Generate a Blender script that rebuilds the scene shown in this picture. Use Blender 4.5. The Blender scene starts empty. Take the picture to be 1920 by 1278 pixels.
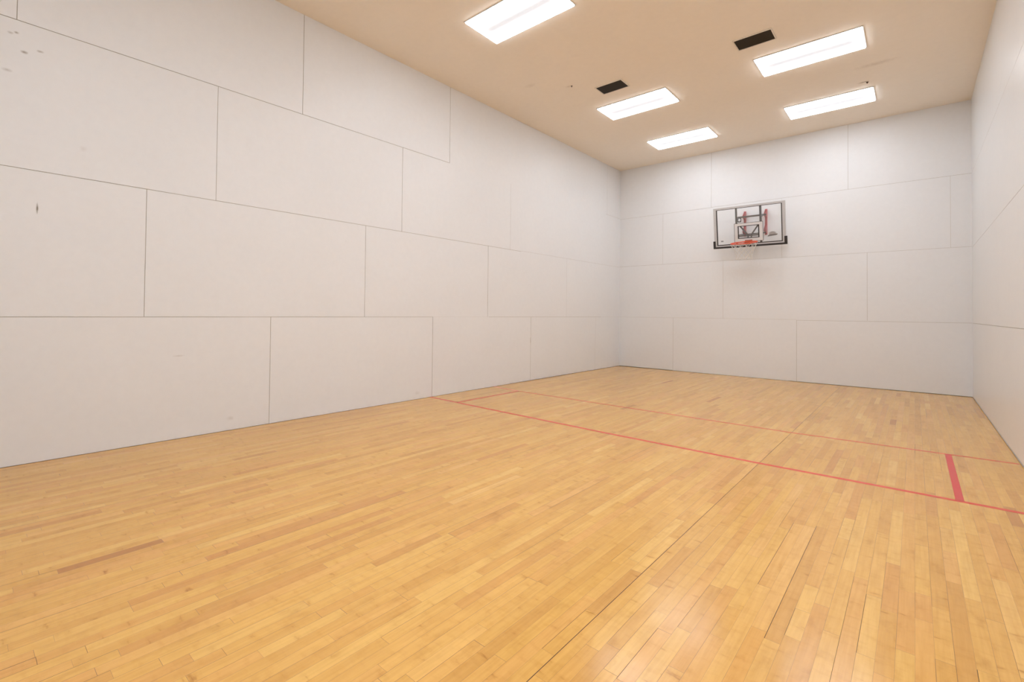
import bpy, bmesh, math, random
from mathutils import Vector, Matrix

random.seed(7)
F = 0.3048                                   # the court is laid out in feet
sc = bpy.context.scene
C = sc.collection

# ------------------------------------------------------------------ camera
W, D, H = 20.527, 40.0, 16.0                 # width, depth, height of the court in feet
cam_d = bpy.data.cameras.new('camera')
cam = bpy.data.objects.new('camera', cam_d)
C.objects.link(cam)
sc.camera = cam
yaw, pitch, roll = -0.72021, 0.01605, 0.01058
ca, sa, cb, sb, cc, ss = math.cos(yaw), math.sin(yaw), math.cos(pitch), math.sin(pitch), math.cos(roll), math.sin(roll)
fwd = Vector((sa * cb, ca * cb, sb))
rgt = Vector((ca, -sa, 0))
upv = rgt.cross(fwd)
r2 = cc * rgt + ss * upv
u2 = -ss * rgt + cc * upv
m = Matrix((r2, u2, -fwd)).transposed().to_4x4()
m.translation = Vector((18.20349 * F, -35.83081 * F, 4.25878 * F))
cam.matrix_world = m
cam_d.sensor_fit = 'HORIZONTAL'
cam_d.sensor_width = 36.0
cam_d.lens = 889.682 / 1920 * 36.0
cam_d.shift_x = 25.655 / 1920
cam_d.shift_y = -67.792 / 1920
cam_d.clip_start = 0.02

# ------------------------------------------------------------------ light and exposure
wd = bpy.data.worlds.new('world')
sc.world = wd
wd.use_nodes = True
wd.node_tree.nodes['Background'].inputs[0].default_value = (1, 1, 1, 1)
wd.node_tree.nodes['Background'].inputs[1].default_value = 0.0
sc.view_settings.view_transform = 'Standard'
sc.view_settings.look = 'None'
sc.view_settings.gamma = 1.0
sc.view_settings.use_curve_mapping = False
sc.view_settings.exposure = 0.08
LAMP = 13.2                                    # radiance of the fluorescent diffusers


# ------------------------------------------------------------------ helpers
def link(name, bm, mat, parent=None, smooth=False):
    me = bpy.data.meshes.new(name)
    bm.to_mesh(me)
    bm.free()
    for mm in (mat if isinstance(mat, (list, tuple)) else [mat]):
        me.materials.append(mm)
    if smooth:
        for p in me.polygons:
            p.use_smooth = True
    o = bpy.data.objects.new(name, me)
    C.objects.link(o)
    o.parent = parent
    return o


def thing(name, label, cat, loc, group=None):
    o = bpy.data.objects.new(name, None)
    o.empty_display_size = 0.1
    C.objects.link(o)
    o.location = loc
    o['label'] = label
    o['category'] = cat
    if group:
        o['group'] = group
    return o


def box(bm, x0, x1, y0, y1, z0, z1, bev=0.0, mi=0):
    vs = [bm.verts.new((x, y, z)) for x in (x0, x1) for y in (y0, y1) for z in (z0, z1)]
    idx = [(0, 1, 3, 2), (4, 6, 7, 5), (0, 4, 5, 1), (2, 3, 7, 6), (0, 2, 6, 4), (1, 5, 7, 3)]
    fs = [bm.faces.new([vs[i] for i in f]) for f in idx]
    for f in fs:
        f.material_index = mi
    if bev > 0:
        es = list({e for f in fs for e in f.edges})
        bmesh.ops.bevel(bm, geom=es, offset=bev, segments=2, profile=0.5, affect='EDGES')


def tube(bm, pts, rad, n=8, closed=False, caps=True):
    pts = [Vector(p) for p in pts]
    N = len(pts)
    rings = []
    ref = None
    for i, p in enumerate(pts):
        if closed:
            t = (pts[(i + 1) % N] - pts[i - 1])
        else:
            t = pts[min(i + 1, N - 1)] - pts[max(i - 1, 0)]
        t.normalize()
        if ref is None:
            ref = Vector((0, 0, 1)) if abs(t.z) < 0.9 else Vector((1, 0, 0))
        a = (ref - t * ref.dot(t)).normalized()
        ref = a
        b = t.cross(a)
        rings.append([bm.verts.new(p + a * (math.cos(k * 2 * math.pi / n) * rad) + b * (math.sin(k * 2 * math.pi / n) * rad)) for k in range(n)])
    for i in range(N if closed else N - 1):
        A, B = rings[i], rings[(i + 1) % N]
        for k in range(n):
            bm.faces.new((A[k], A[(k + 1) % n], B[(k + 1) % n], B[k]))
    if caps and not closed:
        bm.faces.new(list(reversed(rings[0])))
        bm.faces.new(rings[-1])


def prism(bm, poly, axis, a0, a1):
    """extrude a polygon given in the two other axes along axis (0=x, 1=y)"""
    def P(u, v, a):
        return (a, u, v) if axis == 0 else (u, a, v)
    A = [bm.verts.new(P(u, v, a0)) for u, v in poly]
    B = [bm.verts.new(P(u, v, a1)) for u, v in poly]
    bm.faces.new(A)
    bm.faces.new(list(reversed(B)))
    n = len(poly)
    for i in range(n):
        bm.faces.new((A[i], B[i], B[(i + 1) % n], A[(i + 1) % n]))
    bmesh.ops.recalc_face_normals(bm, faces=bm.faces)


class NT:
    def __init__(s, name):
        s.m = bpy.data.materials.new(name)
        s.m.use_nodes = True
        s.t = s.m.node_tree
        s.b = s.t.nodes['Principled BSDF']

    def n(s, typ, **kw):
        o = s.t.nodes.new(typ)
        for k, v in kw.items():
            setattr(o, k, v)
        return o

    def l(s, a, b):
        s.t.links.new(a, b)

    def math(s, op, a, b=None, clamp=False):
        o = s.n('ShaderNodeMath', operation=op)
        o.use_clamp = clamp
        for i, v in enumerate((a, b)):
            if v is None:
                continue
            if isinstance(v, (int, float)):
                o.inputs[i].default_value = v
            else:
                s.l(v, o.inputs[i])
        return o.outputs[0]

    def mix(s, fac, a, b, mode='MIX'):
        o = s.n('ShaderNodeMix', data_type='RGBA', blend_type=mode)
        for sock, v in ((o.inputs[0], fac), (o.inputs[6], a), (o.inputs[7], b)):
            if isinstance(v, (int, float)):
                sock.default_value = v
            elif isinstance(v, tuple):
                sock.default_value = (*v, 1)
            else:
                s.l(v, sock)
        return o.outputs[2]

    def noise(s, vec, scale, detail=3, rough=0.5):
        o = s.n('ShaderNodeTexNoise')
        o.inputs['Scale'].default_value = scale
        o.inputs['Detail'].default_value = detail
        o.inputs['Roughness'].default_value = rough
        if vec is not None:
            s.l(vec, o.inputs['Vector'])
        return o.outputs[0]

    def ramp(s, fac, stops):
        o = s.n('ShaderNodeValToRGB')
        e = o.color_ramp.elements
        while len(e) < len(stops):
            e.new(0.5)
        for i, (p, c) in enumerate(stops):
            e[i].position = p
            e[i].color = (*c, 1) if isinstance(c, tuple) else (c, c, c, 1)
        s.l(fac, o.inputs[0])
        return o.outputs[0]

    def bump(s, h, strength, dist):
        o = s.n('ShaderNodeBump')
        o.inputs['Strength'].default_value = strength
        o.inputs['Distance'].default_value = dist
        s.l(h, o.inputs['Height'])
        s.l(o.outputs[0], s.b.inputs['Normal'])


def simple(name, col, rough=0.5, metal=0.0, spec=0.5, var=0.06, scale=40):
    t = NT(name)
    co = t.n('ShaderNodeTexCoord').outputs['Object']
    nz = t.noise(co, scale, 3)
    lo = tuple(c * (1 - var) for c in col)
    hi = tuple(min(1, c * (1 + var)) for c in col)
    t.l(t.mix(nz, lo, hi), t.b.inputs['Base Color'])
    t.b.inputs['Roughness'].default_value = rough
    t.b.inputs['Metallic'].default_value = metal
    t.b.inputs['Specular IOR Level'].default_value = spec
    return t.m


def painted_wall(name, col, spots=(), rough=0.42, plane='yz', streak=0.03):
    """painted court panels: faint mottling, orange peel, ball marks, stains and painted shade with a place of their own"""
    t = NT(name)
    co = t.n('ShaderNodeTexCoord').outputs['Object']
    n1 = t.noise(co, 0.9, 4, 0.6)
    n2 = t.noise(co, 14, 4, 0.6)
    c = t.mix(n1, tuple(v * (1 - streak) for v in col), tuple(min(1, v * (1 + streak)) for v in col))
    f = t.ramp(n2, [(0.25, 0.975), (0.75, 1.0)])
    c = t.mix(1.0, c, f, 'MULTIPLY')
    # scattered ball scuffs
    n3 = t.noise(co, 3.1, 5, 0.72)
    f = t.ramp(n3, [(0.0, 0.97), (0.3, 0.985), (0.38, 1.0), (1.0, 1.0)])
    c = t.mix(1.0, c, f, 'MULTIPLY')
    if spots:
        sep = t.n('ShaderNodeSeparateXYZ')
        t.l(co, sep.inputs[0])
        a = sep.outputs['Y'] if plane[0] == 'y' else sep.outputs['X']
        b = sep.outputs['Z'] if plane[1] == 'z' else sep.outputs['Y']
        wob = t.noise(co, 30, 3)
        for (u, v, ru, rv, k, tint) in spots:
            du = t.math('DIVIDE', t.math('SUBTRACT', a, u * F), ru * F)
            dv = t.math('DIVIDE', t.math('SUBTRACT', b, v * F), rv * F)
            r = t.math('SQRT', t.math('ADD', t.math('MULTIPLY', du, du), t.math('MULTIPLY', dv, dv)))
            r = t.math('ADD', r, t.math('MULTIPLY', t.math('SUBTRACT', wob, 0.5), 1.1))
            mk = t.math('MULTIPLY', t.math('SUBTRACT', 1.0, r, True), k * 1.6, True)
            c = t.mix(mk, c, tint)
    t.l(c, t.b.inputs['Base Color'])
    t.b.inputs['Roughness'].default_value = rough
    t.b.inputs['Specular IOR Level'].default_value = 0.35
    t.bump(t.noise(co, 260, 2), 0.12, 0.002)
    return t.m


# ------------------------------------------------------------------ materials of the room
WALLC = (0.85, 0.85, 0.85)
SM = (0.40, 0.36, 0.31)
M_left = painted_wall('paint_left', WALLC, [
    (-34.43, 7.0, 0.028, 0.17, 0.9, (0.25, 0.23, 0.19)),
    (-34.92, 11.67, 0.06, 0.04, 0.6, SM), (-35.03, 11.62, 0.08, 0.04, 0.35, SM), (-34.77, 11.2, 0.08, 0.05, 0.7, SM), (-34.45, 11.35, 0.09, 0.04, 0.45, SM),
    (-35.08, 10.6, 0.12, 0.06, 0.3, SM), (-33.5, 8.9, 0.10, 0.1, 0.10, SM),
    (-29.4, 0.42, 0.16, 0.09, 0.16, SM), (-31.0, 2.72, 0.22, 0.03, 0.22, SM), (-21.0, 0.30, 0.2, 0.10, 0.12, SM),
    (-11.97, 2.5, 0.05, 0.28, 0.4, SM)])
M_front = painted_wall('paint_front', WALLC, [
    (9.6, 7.1, 1.7, 1.0, 0.10, (0.55, 0.45, 0.36))], plane='xz')  # brownish shadow below the backboard, painted into the wall colour
M_right = painted_wall('paint_right', (0.81, 0.81, 0.805), [(-12.0, 13.0, 3.5, 2.5, 0.0, SM)], rough=0.3)
M_back = painted_wall('paint_back', WALLC)
M_ceil = painted_wall('paint_ceiling', (0.97, 0.895, 0.785), [
    (16.3, -6.05, 0.28, 0.10, 0.5, (0.35, 0.27, 0.2)), (4.75, -15.15, 0.22, 0.12, 0.25, (0.5, 0.4, 0.3)),
    (16.9, -7.9, 0.9, 0.25, 0.2, (0.5, 0.4, 0.3)), (3.3, -16.5, 0.4, 0.2, 0.12, (0.5, 0.4, 0.3))], rough=0.75, plane='xy', streak=0.02)
M_groove = simple('joint_filler', (0.50, 0.455, 0.39), 0.8)
M_faint = simple('joint_painted_over', (0.66, 0.62, 0.57), 0.7)
M_gap = simple('dark_gap', (0.10, 0.075, 0.04), 0.9)
WMATS = lambda mm: [mm, M_groove, M_faint, M_gap]


# ------------------------------------------------------------------ walls with sheet joints
def panel_wall(name, mat, length, height, tr, joints, inward):
    """joints: (u0,u1,v0,v1,depth_mm,material) in feet; tr(u,v,w) gives the world point, w = metres into the wall"""
    us = sorted({0.0, length} | {round(x, 4) for j in joints for x in j[:2] if 0 <= x <= length})
    vs = sorted({0.0, height} | {round(x, 4) for j in joints for x in j[2:4] if 0 <= x <= height})
    bm = bmesh.new()

    def cell(i, k):
        if i < 0 or k < 0 or i >= len(us) - 1 or k >= len(vs) - 1:
            return None
        u = (us[i] + us[i + 1]) / 2
        v = (vs[k] + vs[k + 1]) / 2
        best = (0.0, 0)
        for j in joints:
            if j[0] <= u <= j[1] and j[2] <= v <= j[3] and j[4] / 1000 > best[0]:
                best = (j[4] / 1000, j[5])
        return best
    inn = Vector(inward)

    def quad(a, b, c, d, mi, orient=None):
        f = bm.faces.new([bm.verts.new(tr(*q)) for q in (a, b, c, d)])
        f.material_index = mi
        f.normal_update()
        if orient is not None and f.normal.dot(orient) < 0:
            f.normal_flip()
    for i in range(len(us) - 1):
        for k in range(len(vs) - 1):
            w, mi = cell(i, k)
            u0, u1, v0, v1 = us[i], us[i + 1], vs[k], vs[k + 1]
            quad((u0, v0, w), (u1, v0, w), (u1, v1, w), (u0, v1, w), mi, inn)
            for (ii, kk, e) in ((i + 1, k, ((u1, v0), (u1, v1))), (i, k + 1, ((u0, v1), (u1, v1)))):
                o = cell(ii, kk)
                if o and abs(o[0] - w) > 1e-6:
                    (a, b), (c, d) = e
                    quad((a, b, w), (c, d, w), (c, d, o[0]), (a, b, o[0]), max(mi, o[1]))
    T = 0.12                                             # the body of the wall behind the sheets
    L0, L1, V0, V1 = 0.0, length, 0.0, height
    for a, b, c, d in [((L0, V0, T), (L1, V0, T), (L1, V1, T), (L0, V1, T)), ((L0, V0, 0), (L1, V0, 0), (L1, V0, T), (L0, V0, T)),
                       ((L0, V1, 0), (L1, V1, 0), (L1, V1, T), (L0, V1, T)), ((L0, V0, 0), (L0, V1, 0), (L0, V1, T), (L0, V0, T)),
                       ((L1, V0, 0), (L1, V1, 0), (L1, V1, T), (L1, V0, T))]:
        quad(a, b, c, d, 0)
    o = link(name, bm, WMATS(mat))
    o['kind'] = 'structure'
    return o


def hj(u0, u1, v, w_mm, dep=5, mi=1):
    h = w_mm / 1000 / F / 2
    return (u0, u1, v - h, v + h, dep, mi)


def vj(u, v0, v1, w_mm, dep=5, mi=1):
    h = w_mm / 1000 / F / 2
    return (u - h, u + h, v0, v1, dep, mi)


# left wall, u = feet from the front wall
JL = [hj(20.06, 40, 4.0, 4.5), hj(15.9, 20.06, 4.0, 2, 2, 2), hj(3, 15.9, 4.0, 4.5), hj(0, 3, 4.0, 2.5, 3, 2),
      hj(13, 40, 8.03, 5), hj(0, 13, 8.06, 4, 3, 2), hj(19.05, 40, 12.02, 5.5), hj(0, 2.4, 12.06, 5, 3, 2),
      vj(28.05, 0, 4, 4.5), vj(20.06, 0, 4, 5), vj(11.95, 0, 4, 5), vj(3.9, 0, 4, 3, 2, 2), vj(36, 0, 4, 4),
      vj(31.96, 4, 8.03, 4.5), vj(24.01, 4, 8.03, 4.5), vj(16.0, 4, 8.03, 5), vj(7.9, 4, 8.03, 3, 2, 2), vj(39.9, 4, 8, 4),
      vj(29.99, 8.03, 12.02, 4), vj(22.06, 8.03, 12.02, 5), vj(14.05, 8.03, 12, 3.5, 2, 2), vj(38, 8, 12, 4),
      vj(34.92, 12.02, 16, 5), vj(26.96, 12.02, 16, 5.5), vj(19.05, 12.02, 16, 5),
      vj(2.2, 12, 16, 3, 2, 2),
      (0, 14, 0, 0.018, 14, 3), (14, 40, 0, 0.011, 10, 3)]
panel_wall('wall_left', M_left, D, H, lambda u, v, w: (-w, -u * F, v * F), JL, (1, 0, 0))

# front wall (far end), u = feet from the left wall
JF = [hj(0, 12.45, 4.0, 4, 3, 2), hj(12.45, W, 3.96, 4), hj(0, 9, 8.1, 4, 3), hj(9, W, 8.07, 3.5),
      hj(0, 7.15, 12.0, 3.5), hj(7.15, W, 12.02, 4),
      vj(4.43, 0, 4, 4), vj(12.46, 0, 3.98, 4), vj(7.98, 4, 8.1, 5, 4, 2), vj(16.08, 4, 8.07, 4),
      vj(3.6, 8.1, 12.0, 5, 4, 2), vj(11.62, 8.07, 12, 4, 3, 2), vj(19.7, 8.07, 12, 4, 2, 2),
      vj(7.17, 12, 16, 4), vj(15.16, 12, 16, 4),
      (0, 4.4, 0, 0.030, 16, 3), (4.4, 12, 0, 0.013, 10, 3), (12, 13.4, 0, 0.02, 12, 3), (13.4, W, 0, 0.02, 12, 3)]
panel_wall('wall_front', M_front, W, H, lambda u, v, w: (u * F, w, v * F), JF, (0, -1, 0))

JR = [hj(0, 40, 3.95, 4.5), hj(0, 40, 8.0, 3.5, 3, 2), hj(0, 40, 12.0, 3, 3, 2), (0, 40, 0, 0.040, 18, 3)]
panel_wall('wall_right', M_right, D, H, lambda u, v, w: (W * F + w, -u * F, v * F), JR, (-1, 0, 0))
JB = [hj(0, W, 4, 4), hj(0, W, 8, 4), hj(0, W, 12, 4), vj(4, 0, 4, 4), vj(12, 0, 4, 4), vj(8, 4, 8, 4), vj(16, 4, 8, 4)]
panel_wall('wall_back', M_back, W, H, lambda u, v, w: (u * F, -D * F - w, v * F), JB, (0, 1, 0))

# ------------------------------------------------------------------ ceiling
bm = bmesh.new()
box(bm, -0.12, W * F + 0.12, -D * F - 0.12, 0.12, H * F, H * F + 0.15)
o = link('ceiling', bm, M_ceil)
o['kind'] = 'structure'


# ------------------------------------------------------------------ maple strip floor
def floor_material():
    t = NT('maple_strips')
    at = t.n('ShaderNodeAttribute', attribute_name='board')
    sp = t.n('ShaderNodeSeparateColor')
    t.l(at.outputs['Color'], sp.inputs[0])
    tone, off, hue = sp.outputs[0], sp.outputs[1], sp.outputs[2]
    co = t.n('ShaderNodeTexCoord').outputs['Object']
    cmb = t.n('ShaderNodeCombineXYZ')
    t.l(t.math('MULTIPLY', off, 37.0), cmb.inputs[0])
    t.l(t.math('MULTIPLY', off, 91.0), cmb.inputs[1])
    t.l(t.math('MULTIPLY', off, 53.0), cmb.inputs[2])
    va = t.n('ShaderNodeVectorMath', operation='ADD')
    t.l(co, va.inputs[0])
    t.l(cmb.outputs[0], va.inputs[1])
    v = va.outputs[0]

    def stretched(sx, sy):
        mp = t.n('ShaderNodeMapping')
        mp.inputs['Scale'].default_value = (sx, sy, 1)
        t.l(v, mp.inputs['Vector'])
        return mp.outputs[0]
    c = t.ramp(tone, [(0.0, (0.52, 0.235, 0.062)), (0.10, (0.62, 0.310, 0.083)), (0.35, (0.72, 0.388, 0.097)),
                      (0.7, (0.79, 0.448, 0.115)), (1.0, (0.85, 0.52, 0.152))])
    c = t.mix(t.ramp(hue, [(0.0, 0.0), (0.55, 0.0), (1.0, 0.75)]), c, t.mix(1.0, c, (0.98, 0.90, 1.02), 'MULTIPLY'))
    g = t.noise(stretched(70, 3.2), 1.0, 4, 0.6)             # fine grain along the strip
    c = t.mix(1.0, c, t.ramp(g, [(0.25, (0.90, 0.87, 0.82)), (0.6, (1.0, 1.0, 1.0)), (0.8, (1.04, 1.04, 1.05))]), 'MULTIPLY')
    g = t.noise(stretched(11, 5), 1.0, 4, 0.6)               # blotchy figure
    c = t.mix(1.0, c, t.ramp(g, [(0.22, (0.80, 0.74, 0.66)), (0.42, (0.97, 0.96, 0.94)), (0.6, (1.0, 1.0, 1.0)), (0.8, (1.06, 1.07, 1.1))]), 'MULTIPLY')
    g = t.noise(stretched(9, 26), 1.0, 3, 0.55)              # short marks across the strip
    c = t.mix(1.0, c, t.ramp(g, [(0.20, (0.62, 0.50, 0.38)), (0.33, (0.95, 0.93, 0.90)), (0.5, (1, 1, 1))]), 'MULTIPLY')
    g = t.noise(co, 0.55, 3, 0.6)                            # broad wear of the varnish
    c = t.mix(1.0, c, t.ramp(g, [(0.3, (0.965, 0.955, 0.94)), (0.7, (1.02, 1.02, 1.03))]), 'MULTIPLY')
    t.l(c, t.b.inputs['Base Color'])
    rn = t.noise(co, 2.2, 4, 0.6)
    rr = t.math('ADD', t.math('MULTIPLY', rn, 0.08), 0.13)
    rr = t.math('ADD', rr, t.math('MULTIPLY', off, 0.05))
    t.l(rr, t.b.inputs['Roughness'])
    t.b.inputs['Specular IOR Level'].default_value = 0.5
    hgt = t.math('ADD', t.math('MULTIPLY', t.noise(stretched(9, 2), 1.0, 2), 1.0), t.math('MULTIPLY', t.noise(co, 1.3, 2), 3.0))
    t.bump(hgt, 0.30, 0.0016)
    return t.m


M_floor = floor_material()
M_seam = simple('strip_seam', (0.22, 0.115, 0.045), 0.8)
M_seam_dark = simple('strip_seam_dark', (0.07, 0.04, 0.018), 0.9)
bm = bmesh.new()
lay = bm.loops.layers.float_color.new('board')


def fq(x0, x1, y0, y1, mi, col=(0, 0, 0, 1)):
    f = bm.faces.new([bm.verts.new(p) for p in ((x0, y0, 0), (x1, y0, 0), (x1, y1, 0), (x0, y1, 0))])
    f.material_index = mi
    for lp in f.loops:
        lp[lay] = col


BW = 0.1875 * F
nrow = int(math.ceil(W * F / BW))
off0 = (14.82 * F) % BW - BW
dark_rows = {int(round((14.82 * F - off0) / BW)): 0.0034, int(round((9.22 * F - off0) / BW)): 0.0022,
             int(round((10.25 * F - off0) / BW)): 0.0012}
for r in range(-1, nrow + 2):
    x0 = off0 + r * BW
    x1 = x0 + BW
    if x1 <= 0 or x0 >= W * F:
        continue
    y = -D * F - random.uniform(0, 0.7)
    while y < 0:
        ln = random.choice((random.uniform(0.22, 0.55), random.uniform(0.4, 0.95), random.uniform(0.35, 1.5)))
        ya, yb = max(y, -D * F), min(y + ln, 0)
        y += ln
        if yb <= ya + 0.003:
            continue
        q = random.random()
        if q < 0.012 and ln < 0.6:
            tone = random.uniform(0.0, 0.08)
        elif q < 0.13:
            tone = random.uniform(0.22, 0.42)
        else:
            tone = min(1, max(0.3, random.gauss(0.62, 0.12)))
        col = (tone, random.random(), random.random(), 1)
        q = random.random()
        g, gm = (random.uniform(0.0004, 0.0010), 1)
        if q < 0.22:
            g, gm = random.uniform(0.0010, 0.0016), 1
        elif q < 0.27:
            g, gm = random.uniform(0.0012, 0.0024), 2
        if r in dark_rows:
            g, gm = dark_rows[r] * random.uniform(0.85, 1.1), 2
        eg = random.uniform(0.0004, 0.0014)
        em = 2 if random.random() < 0.12 else 1
        if random.random() < 0.05:
            eg = 0.002
        gx = max(x0, 0)
        ex = min(x1, W * F)
        fq(gx, gx + g, ya, yb, gm)
        fq(gx + g, ex, ya, ya + eg, em)
        fq(gx + g, ex, ya + eg, yb, 0, col)
# body of the floor under the strips
vs_ = [(-0.12, -D * F - 0.12), (W * F + 0.12, -D * F - 0.12), (W * F + 0.12, 0.12), (-0.12, 0.12)]
box(bm, vs_[0][0], vs_[1][0], vs_[0][1], vs_[2][1], -0.12, -0.006, mi=2)
floor = link('floor', bm, [M_floor, M_seam, M_seam_dark])
floor['kind'] = 'structure'


# painted court lines, children of the floor
def line_material(name, col, wear):
    t = NT(name)
    co = t.n('ShaderNodeTexCoord').outputs['Object']
    n1 = t.noise(co, 35, 4, 0.7)
    c = t.mix(n1, tuple(v * 0.92 for v in col), tuple(min(1, v * 1.08) for v in col))
    sep = t.n('ShaderNodeSeparateXYZ')
    t.l(co, sep.inputs[0])
    c = t.mix(t.ramp(t.noise(co, 16, 5, 0.75), [(0.5 - wear * 0.3, wear), (0.62, 0.0)]), c, (0.62, 0.33, 0.15))
    t.l(c, t.b.inputs['Base Color'])
    t.b.inputs['Roughness'].default_value = 0.35
    return t.m


M_red = line_material('red_line_paint', (0.74, 0.060, 0.035), 0.12)
M_redf = line_material('worn_red_line_paint', (0.72, 0.085, 0.040), 0.10)
M_pink = line_material('rose_line_paint', (0.68, 0.050, 0.055), 0.1)


def court_line(name, pts, width, mat, label=None):
    bm = bmesh.new()
    P = [Vector((x * F, -d * F, 0)) for x, d in pts]
    dr = (P[-1] - P[0]).normalized()
    nr = Vector((-dr.y, dr.x, 0)) * (width / 2)
    rows = []
    for p in P:
        rows.append([bm.verts.new(p + nr + Vector((0, 0, 0.0005))), bm.verts.new(p - nr + Vector((0, 0, 0.0005))),
                     bm.verts.new(p - nr), bm.verts.new(p + nr)])
    for a, b in zip(rows, rows[1:]):
        for k in range(4):
            bm.faces.new((a[k], a[(k + 1) % 4], b[(k + 1) % 4], b[k]))
    bm.faces.new(rows[0])
    bm.faces.new(list(reversed(rows[-1])))
    bmesh.ops.recalc_face_normals(bm, faces=bm.faces)
    o = link(name, bm, mat, floor)
    if label:
        o['label'] = label
    return o


court_line('short_line', [(0.02, 20.15), (5, 20.33), (10.03, 20.48), (14.87, 20.52), (17.8, 20.45), (W - 0.03, 20.40)], 0.045, M_red,
           'bright red line right across the floor nearer the camera')
court_line('service_line', [(0.03, 15.40), (2.02, 15.64), (10.2, 15.70), (14.87, 15.72), (18.5, 15.47), (W - 0.04, 15.33)], 0.033, M_redf,
           'thin worn red line right across the floor farther from the camera')
court_line('service_box_line', [(1.98, 20.22), (2.0, 15.64)], 0.042, M_redf, 'thin red line closing the service box by the left wall')
court_line('service_box_line', [(18.985, 20.38), (18.975, 15.50)], 0.046, M_pink, 'bold rose red line closing the service box by the right wall')


# ------------------------------------------------------------------ fluorescent ceiling lights
def diffuser_material(name, power):
    t = NT(name)
    co = t.n('ShaderNodeTexCoord').outputs['Object']
    sep = t.n('ShaderNodeSeparateXYZ')
    t.l(co, sep.inputs[0])
    ay = t.math('ABSOLUTE', sep.outputs['Y'])
    ax = t.math('ABSOLUTE', sep.outputs['X'])
    # the lens is dimmer between its two tubes and past the ends of the tubes
    gap = t.math('DIVIDE', ay, 0.13, True)
    end = t.math('DIVIDE', t.math('SUBTRACT', 0.60, ax), 0.16, True)
    dim = t.math('SUBTRACT', 1.0, t.math('MULTIPLY', t.math('SUBTRACT', 1.0, gap), end), True)
    dim = t.math('POWER', dim, 4.0)
    sm = t.n('ShaderNodeMapRange', interpolation_type='LINEAR')
    sm.inputs['To Min'].default_value = 0.56
    sm.inputs['To Max'].default_value = power
    t.l(dim, sm.inputs['Value'])
    t.b.inputs['Base Color'].default_value = (0.60, 0.60, 0.60, 1)
    t.b.inputs['Roughness'].default_value = 0.4
    t.b.inputs['Emission Color'].default_value = (0.93, 1.0, 1.10, 1)
    t.l(sm.outputs[0], t.b.inputs['Emission Strength'])
    return t.m


M_diff = diffuser_material('lit_diffuser', LAMP)
M_diff_fill = diffuser_material('lit_diffuser_added_fill', LAMP * 1.42)  # boosted emission for the added fill lights of the right row
M_trim = simple('lamp_housing_white_metal', (0.62, 0.60, 0.58), 0.4)
M_chip = simple('brown_speck', (0.35, 0.26, 0.18), 0.8)
LX, LY = 3.94 * F / 2, 1.93 * F / 2


def make_light(label, loc):
    t = thing('ceiling_light', label, 'ceiling light', loc, 'fluorescent ceiling lights')
    bm = bmesh.new()
    b = 0.012
    for (x0, x1, y0, y1) in ((-LX - b, LX + b, LY, LY + b), (-LX - b, LX + b, -LY - b, -LY), (-LX - b, -LX, -LY, LY), (LX, LX + b, -LY, LY)):
        box(bm, x0, x1, y0, y1, -0.010, 0.0)
    box(bm, -LX, LX, -LY, LY, -0.003, 0.0)
    link('frame', bm, M_trim, t)
    bm = bmesh.new()
    box(bm, -LX + 0.001, LX - 0.001, -LY + 0.001, LY - 0.001, -0.022, -0.004, bev=0.005)
    link('diffuser', bm, M_diff, t)
    return t


def copy_tree(o, parent=None):
    c = o.copy()
    C.objects.link(c)
    c.parent = parent
    for ch in list(o.children):
        copy_tree(ch, c)
    return c


XL, XR = 6.53, 14.66
lamps = [
    ('white fluorescent ceiling light cut off by the top edge of the photo', XL, 21.53),
    ('white fluorescent ceiling light beside the left of the two dark vents', XL, 10.90),
    ('smallest white fluorescent ceiling light, left one of the pair nearest the far wall', XL, 4.12),
    ('white fluorescent ceiling light beside the right of the two dark vents', XR, 10.93),
    ('white fluorescent ceiling light, right one of the pair nearest the far wall', XR, 4.22),
    ('brighter added fill light out of view overhead, third from the far wall in the right row', XR, 21.53),  # from here on: unseen fixtures added as fill to brighten the court
    ('brighter added fill light out of view overhead, fourth from the far wall in the right row', XR, 25.8),
    ('brighter added fill light out of view overhead, fifth from the far wall in the right row', XR, 30.0),
    ('brighter added fill light out of view overhead, second from the rear wall in the right row', XR, 34.0),
    ('brighter added fill light out of view overhead, nearest the rear wall in the right row', XR, 37.8),
]
proto = None
for (lab, x, d) in lamps:
    loc = (x * F, -d * F, H * F)
    if proto is None:
        proto = make_light(lab, loc)
        t = proto
    else:
        t = copy_tree(proto)
        t.location = loc
        t['label'] = lab
        if lab.startswith('brighter'):
            for ch in t.children:
                if ch.name.startswith('diffuser'):
                    ch.data = ch.data.copy()
                    ch.data.materials[0] = M_diff_fill
# brown speck stuck on the lens of the nearest light
bm = bmesh.new()
vsn = [bm.verts.new(p) for p in ((0.37, -0.262, -0.0225), (0.455, -0.262, -0.0225), (0.44, -0.240, -0.0225), (0.40, -0.248, -0.0225))]
vst = [bm.verts.new((v.co.x, v.co.y, -0.025)) for v in vsn]
bm.faces.new(vsn)
bm.faces.new(list(reversed(vst)))
for i in range(4):
    bm.faces.new((vsn[i], vst[i], vst[(i + 1) % 4], vsn[(i + 1) % 4]))
bmesh.ops.recalc_face_normals(bm, faces=bm.faces)
link('clip', bm, M_chip, proto)

# ------------------------------------------------------------------ ceiling vents
M_black = simple('black_grille_metal', (0.018, 0.015, 0.012), 0.55)
M_vback = simple('black_duct', (0.008, 0.007, 0.006), 0.9)
M_vfr = simple('cream_vent_frame', (0.80, 0.74, 0.64), 0.5)
VX, VY = 0.70 * F, 0.44 * F


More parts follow.
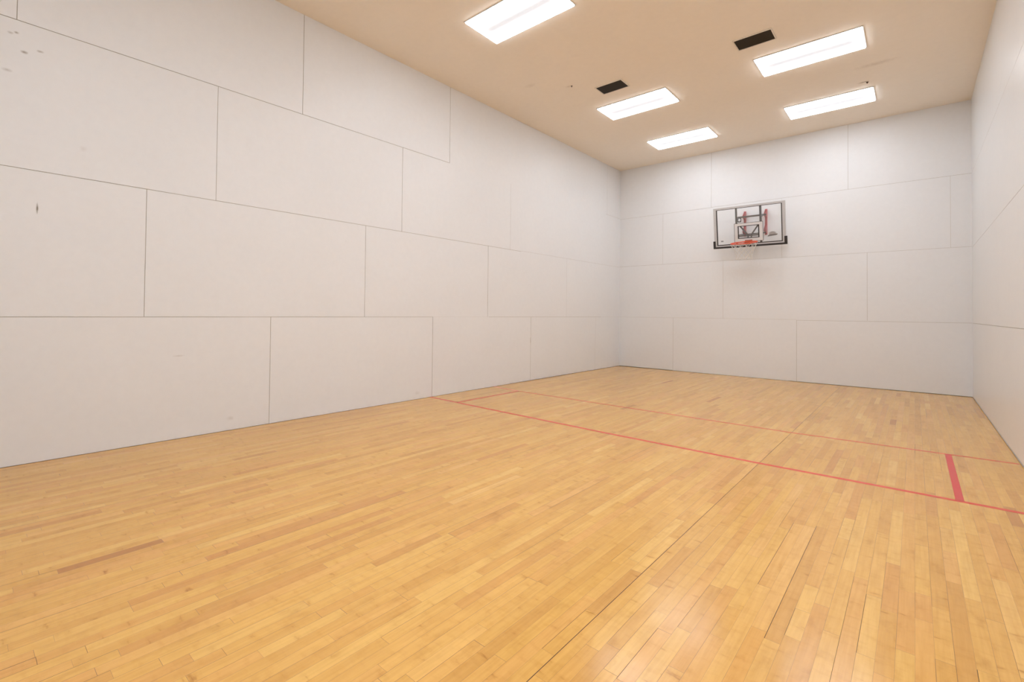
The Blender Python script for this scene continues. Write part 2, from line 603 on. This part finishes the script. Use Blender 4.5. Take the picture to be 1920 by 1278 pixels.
def make_vent(label, loc):
    t = thing('ceiling_vent', label, 'air vent', loc, 'ceiling air vents')
    bm = bmesh.new()
    b = 0.014
    for (x0, x1, y0, y1) in ((-VX - b, VX + b, VY, VY + b), (-VX - b, VX + b, -VY - b, -VY), (-VX - b, -VX, -VY, VY), (VX, VX + b, -VY, VY)):
        box(bm, x0, x1, y0, y1, -0.014, 0.0)
    link('frame', bm, M_vfr, t)
    bm = bmesh.new()
    box(bm, -VX, VX, -VY, VY, -0.003, -0.0005)
    link('backing', bm, M_vback, t)
    for k in range(11):
        y = -VY + (k + 0.5) * 2 * VY / 11
        bm = bmesh.new()
        prism(bm, [(y - 0.007, -0.0035), (y - 0.005, -0.0035), (y + 0.007, -0.0115), (y + 0.005, -0.0115)], 0, -VX, VX)
        link('slat', bm, M_black, t)
    return t


v1 = make_vent('black slatted air vent on the ceiling, left and smaller looking of the two', (6.47 * F, -13.72 * F, H * F))
v2 = copy_tree(v1)
v2.location = (13.10 * F, -13.66 * F, H * F)
v2['label'] = 'black slatted air vent on the ceiling, right and larger looking of the two'

# ------------------------------------------------------------------ little studs on the ceiling
M_stud = simple('dark_bronze', (0.10, 0.065, 0.04), 0.5)


def stud(label, x, d, r, n=16):
    bm = bmesh.new()
    prof = [(r, 0.0), (r, 0.004), (r * 0.8, 0.009), (r * 0.45, 0.012), (r * 0.3, 0.022), (0.001, 0.024)]
    rings = [[bm.verts.new((a * math.cos(k * 2 * math.pi / n), a * math.sin(k * 2 * math.pi / n), -h)) for k in range(n)] for a, h in prof]
    bm.faces.new(rings[0])
    bm.faces.new(list(reversed(rings[-1])))
    for A, B in zip(rings, rings[1:]):
        for k in range(n):
            bm.faces.new((A[k], B[k], B[(k + 1) % n], A[(k + 1) % n]))
    bmesh.ops.recalc_face_normals(bm, faces=bm.faces)
    o = link('ceiling_stud', bm, M_stud, smooth=False)
    o.location = (x * F, -d * F, H * F)
    o['label'] = label
    o['category'] = 'ceiling stud'
    return o


stud('tiny dark brown stud on the ceiling left of the left vent', 4.91, 15.11, 0.013)
stud('tiny dark brown stud in a smudge on the ceiling above the right far light', 16.45, 5.95, 0.016)

# ------------------------------------------------------------------ basketball hoop on the front wall
M_alu = simple('silver_frame', (0.55, 0.53, 0.52), 0.35, 0.0)
M_blk = simple('black_plastic', (0.022, 0.017, 0.016), 0.5)
M_steel = simple('black_steel', (0.035, 0.030, 0.026), 0.4)
M_brown = simple('dark_steel_bar', (0.10, 0.075, 0.055), 0.4)
M_white = simple('white_print', (0.70, 0.67, 0.65), 0.5)
M_grey = simple('grey_print', (0.20, 0.18, 0.17), 0.5)
M_lgrey = simple('light_grey_print', (0.42, 0.39, 0.37), 0.5)
M_redm = simple('red_bracket_paint', (0.56, 0.10, 0.10), 0.4)
M_orange = simple('orange_rim_paint', (0.80, 0.095, 0.035), 0.35)
M_rust = simple('dark_orange_rim_underside', (0.35, 0.08, 0.03), 0.5)
M_net = simple('white_net_cord', (0.74, 0.70, 0.64), 0.8)
t = NT('clear_backboard_sheet')
t.b.inputs['Base Color'].default_value = (0.97, 0.97, 0.975, 1)
t.b.inputs['Roughness'].default_value = 0.06
t.b.inputs['Alpha'].default_value = 0.06
t.b.inputs['Specular IOR Level'].default_value = 0.3
co = t.n('ShaderNodeTexCoord').outputs['Object']
t.l(t.mix(t.noise(co, 3, 3), (0.90, 0.90, 0.90), (0.97, 0.97, 0.97)), t.b.inputs['Base Color'])
M_clear = t.m

hoop = thing('basketball_hoop', 'basketball hoop with clear backboard, orange rim and white net on the far wall', 'basketball hoop',
             (9.8734 * F, 0.0, 8.8407 * F))
BT, BR = 0.1616, -0.0055                      # the board leans forward at its top
Mb = Matrix.Translation((0, -0.95 * F, 0)) @ Matrix.Rotation(BT, 4, 'X') @ Matrix.Rotation(-BR, 4, 'Y')


def bpart(name, bm, mat, parent=None, smooth=False, label=None):
    """a part of the leaning board; local x across, z up, -y towards the court, in metres"""
    if parent is None:
        bm.transform(Mb)
        o = link(name, bm, mat, hoop, smooth)
    else:
        bm.transform(Mb)
        o = link(name, bm, mat, parent, smooth)
    if label:
        o['label'] = label
    return o


def rect_ring(bm, x0, x1, z0, z1, w, y0, y1, wb=None, wt=None):
    """a rectangular ring, sizes in feet, outer box and band width"""
    wb = w if wb is None else wb
    wt = w if wt is None else wt
    for a, b, c, d in ((x0, x1, z1 - wt, z1), (x0, x1, z0, z0 + wb), (x0, x0 + w, z0 + wb, z1 - wt), (x1 - w, x1, z0 + wb, z1 - wt)):
        box(bm, a * F, b * F, y0, y1, c * F, d * F)


# clear sheet (the backboard) and what is fixed to it
bm = bmesh.new()
box(bm, -2.0 * F, 2.0 * F, 0.0, 0.005, 0.20 * F, 2.64 * F)
board = bpart('backboard', bm, M_clear, label='clear backboard sheet')
bm = bmesh.new()
rect_ring(bm, -2.165, 2.165, 0.10, 2.76, 0.175, -0.010, 0.022, wt=0.125, wb=0.10)
bpart('frame', bm, M_alu, board, label='silver grey frame')
bm = bmesh.new()
rect_ring(bm, -1.992, 1.992, 0.20, 2.636, 0.060, -0.006, 0.012, wt=0.028, wb=0.055)
bpart('inner_border', bm, M_blk, board, label='thin black border')
bm = bmesh.new()
box(bm, -2.235 * F, 2.235 * F, -0.022, 0.030, -0.005 * F, 0.115 * F, bev=0.006)
for s in (-1, 1):
    box(bm, min(s * 2.085, s * 2.235) * F, max(s * 2.085, s * 2.235) * F, -0.022, 0.030, 0.05 * F, 0.525 * F, bev=0.005)
bpart('bottom_guard', bm, M_blk, board, label='black padded bottom guard with raised corners')
bm = bmesh.new()
rect_ring(bm, -0.875, 0.880, 0.345, 1.605, 0.022, -0.0022, -0.0002)
rect_ring(bm, -0.655, 0.655, 0.565, 1.42, 0.07, -0.0022, -0.0002, wt=0.04, wb=0.05)
bpart('square_outline', bm, M_blk, board, label='black outlines of the target square')
bm = bmesh.new()
rect_ring(bm, -0.853, 0.858, 0.367, 1.583, 0.203, -0.0022, -0.0002, wt=0.165, wb=0.20)
bpart('target_square', bm, M_white, board, label='white target square')
# dome shaped mark over a pointed band, and the small dark badge
bm = bmesh.new()
arc = [(1.415 + 0.20 * math.cos(a), 0.70 + 0.165 * math.sin(a)) for a in [math.pi * k / 12 for k in range(13)]]
prism(bm, [(u * F, v * F) for u, v in arc], 1, -0.002, -0.0003)
bpart('emblem_dome', bm, M_lgrey, board, label='light grey dome of the maker mark')
bm = bmesh.new()
for a0, a1, rr in ((0.12, 0.88, 0.215), (0.16, 0.84, 0.15)):
    pts = [(1.415 + rr * 1.12 * math.cos(math.pi * (a0 + (a1 - a0) * k / 12)), 0.69 + rr * 0.86 * math.sin(math.pi * (a0 + (a1 - a0) * k / 12))) for k in range(13)]
    tube(bm, [(u * F, -0.002, v * F) for u, v in pts], 0.0022, 6)
prism(bm, [(u * F, v * F) for u, v in ((1.13, 0.60), (1.18, 0.665), (1.27, 0.705), (1.56, 0.715), (1.69, 0.72), (1.70, 0.655), (1.62, 0.625), (1.40, 0.60), (1.14, 0.575))], 1, -0.0034, -0.0015)
bpart('emblem_band', bm, M_grey, board, label='dark grey pointed band of the maker mark')
bm = bmesh.new()
for x in (-1.735, -1.682, -1.629):
    box(bm, x * F, (x + 0.044) * F, -0.0022, -0.0003, 0.445 * F, 0.53 * F)
bpart('badge', bm, M_grey, board, label='small dark badge in the lower left corner')

# black steel uprights behind the sheet, V struts, cross rail
for x, w in ((-0.735, 0.10), (0.735, 0.12)):
    bm = bmesh.new()
    box(bm, (x - w / 2) * F, (x + w / 2) * F, 0.007, 0.034, 0.12 * F, 2.64 * F)
    bpart('upright', bm, M_steel)
for s in (-1, 1):
    bm = bmesh.new()
    tube(bm, [(s * 0.62 * F + 0.005, 0.045, 1.50 * F), (s * 0.10 * F + 0.012, 0.040, 0.78 * F), (s * 0.10 * F + 0.012, 0.040, 0.40 * F)], 0.0145, 8)
    bpart('strut', bm, M_steel)
bm = bmesh.new()
box(bm, -0.72 * F, 0.72 * F, 0.028, 0.052, 0.70 * F, 0.785 * F)
bpart('cross_rail', bm, M_steel)
bm = bmesh.new()
box(bm, -0.7 * F, 0.7 * F, 0.030, 0.048, 0.585 * F, 0.635 * F)
bpart('white_rail', bm, M_white, label='white rail under the cross rail')

# rim, its plate and the net
RZ, RY, RR = 0.385 * F, -(0.46 + 0.77) * F, 0.77 * F
Mboard = Mb
Mb = Mb @ Matrix.Translation((0, 0, RZ)) @ Matrix.Rotation(0.055, 4, 'X') @ Matrix.Translation((0, 0, -RZ))   # the rim sags a little
bm = bmesh.new()
tube(bm, [(RR * math.cos(a), RY + RR * math.sin(a), RZ) for a in [2 * math.pi * k / 48 for k in range(48)]], 0.0105, 10, closed=True)
for s in (-1, 1):
    tube(bm, [(s * 0.05, -0.012, RZ - 0.004), (s * 0.115, RY + RR * 0.95, RZ - 0.008)], 0.008, 8)
rim = bpart('rim', bm, M_orange, smooth=True, label='orange steel rim')
bm = bmesh.new()
box(bm, -0.068, 0.068, -0.016, -0.003, RZ - 0.045, RZ + 0.022, bev=0.002)
prism(bm, [(-0.012, RZ + 0.006), (-0.135, RZ + 0.006), (-0.135, RZ - 0.010), (-0.075, RZ - 0.055), (-0.012, RZ - 0.055)], 0, -0.055, 0.055)
bpart('mounting_plate', bm, M_rust, rim, label='dark orange mounting plate')
for k in range(12):
    bm = bmesh.new()
    a = 2 * math.pi * (k + 0.5) / 12
    c0 = Vector((RR * math.cos(a), RY + RR * math.sin(a), RZ - 0.012))
    ring = [c0 + Vector((0.006 * math.cos(b) * -math.sin(a), 0.006 * math.cos(b) * math.cos(a), 0.009 * math.sin(b))) for b in [2 * math.pi * j / 8 for j in range(8)]]
    tube(bm, ring, 0.0022, 5, closed=True)
    bpart('net_loop', bm, M_orange, rim)
# the net hangs straight down from the leaning rim
bm = bmesh.new()
levels = [(0.0, 1.0), (0.06, 0.90), (0.115, 0.79), (0.17, 0.69), (0.225, 0.63), (0.28, 0.60), (0.31, 0.61)]
rc = Mb @ Vector((0, RY, RZ - 0.02))
for sgn in (1, -1):
    for k in range(12):
        pts = []
        for i, (h, q) in enumerate(levels):
            a = 2 * math.pi * (k + 0.5 + sgn * 0.5 * (i % 2)) / 12
            yy = RR * q * math.sin(a)
            z0 = (Mb @ Vector((0, RY + RR * math.sin(a), RZ - 0.018))).z - rc.z
            fade = max(0, 1 - i / 4)
            pts.append(Vector((rc.x + RR * q * math.cos(a), rc.y + yy, rc.z - h + z0 * (0.35 + 0.65 * fade))))
        fine = []
        for A, B in zip(pts, pts[1:]):
            fine += [A, (A + B) / 2 + Vector((0, 0, -0.004))]
        fine.append(pts[-1])
        tube(bm, fine, 0.0036, 6)
net = link('net', bm, M_net, rim, True)
net['label'] = 'white cord net'
Mb = Mboard

# red wall brackets, arms and bars, in the hoop's own frame (feet relative to the wall and the board's foot)
def hp(x, d, z):
    return Vector(((x - 9.8734) * F, -d * F, (z - 8.8407) * F))


for x in (9.40, 10.70):
    bm = bmesh.new()
    z0 = 9.72
    poly = [(0.012, z0), (0.06, z0), (0.40, z0 + 0.20), (0.40, z0 + 0.30), (0.10, z0 + 0.62), (0.10, z0 + 1.10), (0.42, z0 + 1.24),
            (0.42, z0 + 1.34), (0.10, z0 + 1.64), (0.012, z0 + 1.66)]
    for xx in (x - 0.055, x + 0.035):
        prism(bm, [(-d * F, (z - 8.8407) * F) for d, z in poly], 0, (xx - 9.8734) * F, (xx + 0.02 - 9.8734) * F)
    A, B = hp(x - 0.075, 0.002, z0 - 0.04), hp(x + 0.075, 0.02, z0 + 1.70)
    box(bm, A.x, B.x, B.y, A.y, A.z, B.z)
    link('wall_bracket', bm, M_redm, hoop)
bm = bmesh.new()
tube(bm, [hp(9.02, 0.40, 10.98), hp(10.78, 0.40, 10.98)], 0.018, 10)
link('cross_bar', bm, M_brown, hoop, True)
bm = bmesh.new()
tube(bm, [hp(9.12, 0.34, 9.78), hp(10.76, 0.34, 9.78)], 0.011, 10)
link('cross_bar', bm, M_steel, hoop, True)
for s in (-1, 1):
    X = 9.8734 + s * 0.74
    top = Mb @ Vector((s * 0.74 * F, 0.03, 1.88 * F))
    bot = Mb @ Vector((s * 0.74 * F, 0.03, 0.72 * F))
    bm = bmesh.new()
    tube(bm, [hp(X, 0.40, 10.98), top], 0.012, 8)
    link('upper_arm', bm, M_steel, hoop)
    bm = bmesh.new()
    tube(bm, [hp(X, 0.34, 9.78), bot], 0.011, 8)
    link('lower_arm', bm, M_steel, hoop)
# holed plate beside the left upright
bm = bmesh.new()
n = 20
hx, hd, hz, hr = 9.19, 0.62, 10.76, 0.075
outer, inner, outer2, inner2 = [], [], [], []
for k in range(n):
    a = 2 * math.pi * k / n
    cx, cz = math.cos(a), math.sin(a)
    sq = 1 / max(abs(cx), abs(cz))
    for lst, rr, dd in ((outer, 0.12 * min(sq, 1.25), hd), (inner, hr, hd), (outer2, 0.12 * min(sq, 1.25), hd - 0.015), (inner2, hr, hd - 0.015)):
        lst.append(bm.verts.new(hp(hx + rr * cx, dd, hz + rr * 1.35 * cz)))
for k in range(n):
    j = (k + 1) % n
    bm.faces.new((outer[k], outer[j], inner[j], inner[k]))
    bm.faces.new((outer2[k], inner2[k], inner2[j], outer2[j]))
    bm.faces.new((outer[k], outer2[k], outer2[j], outer[j]))
    bm.faces.new((inner[k], inner[j], inner2[j], inner2[k]))
bmesh.ops.recalc_face_normals(bm, faces=bm.faces)
link('adjustment_plate', bm, M_steel, hoop)
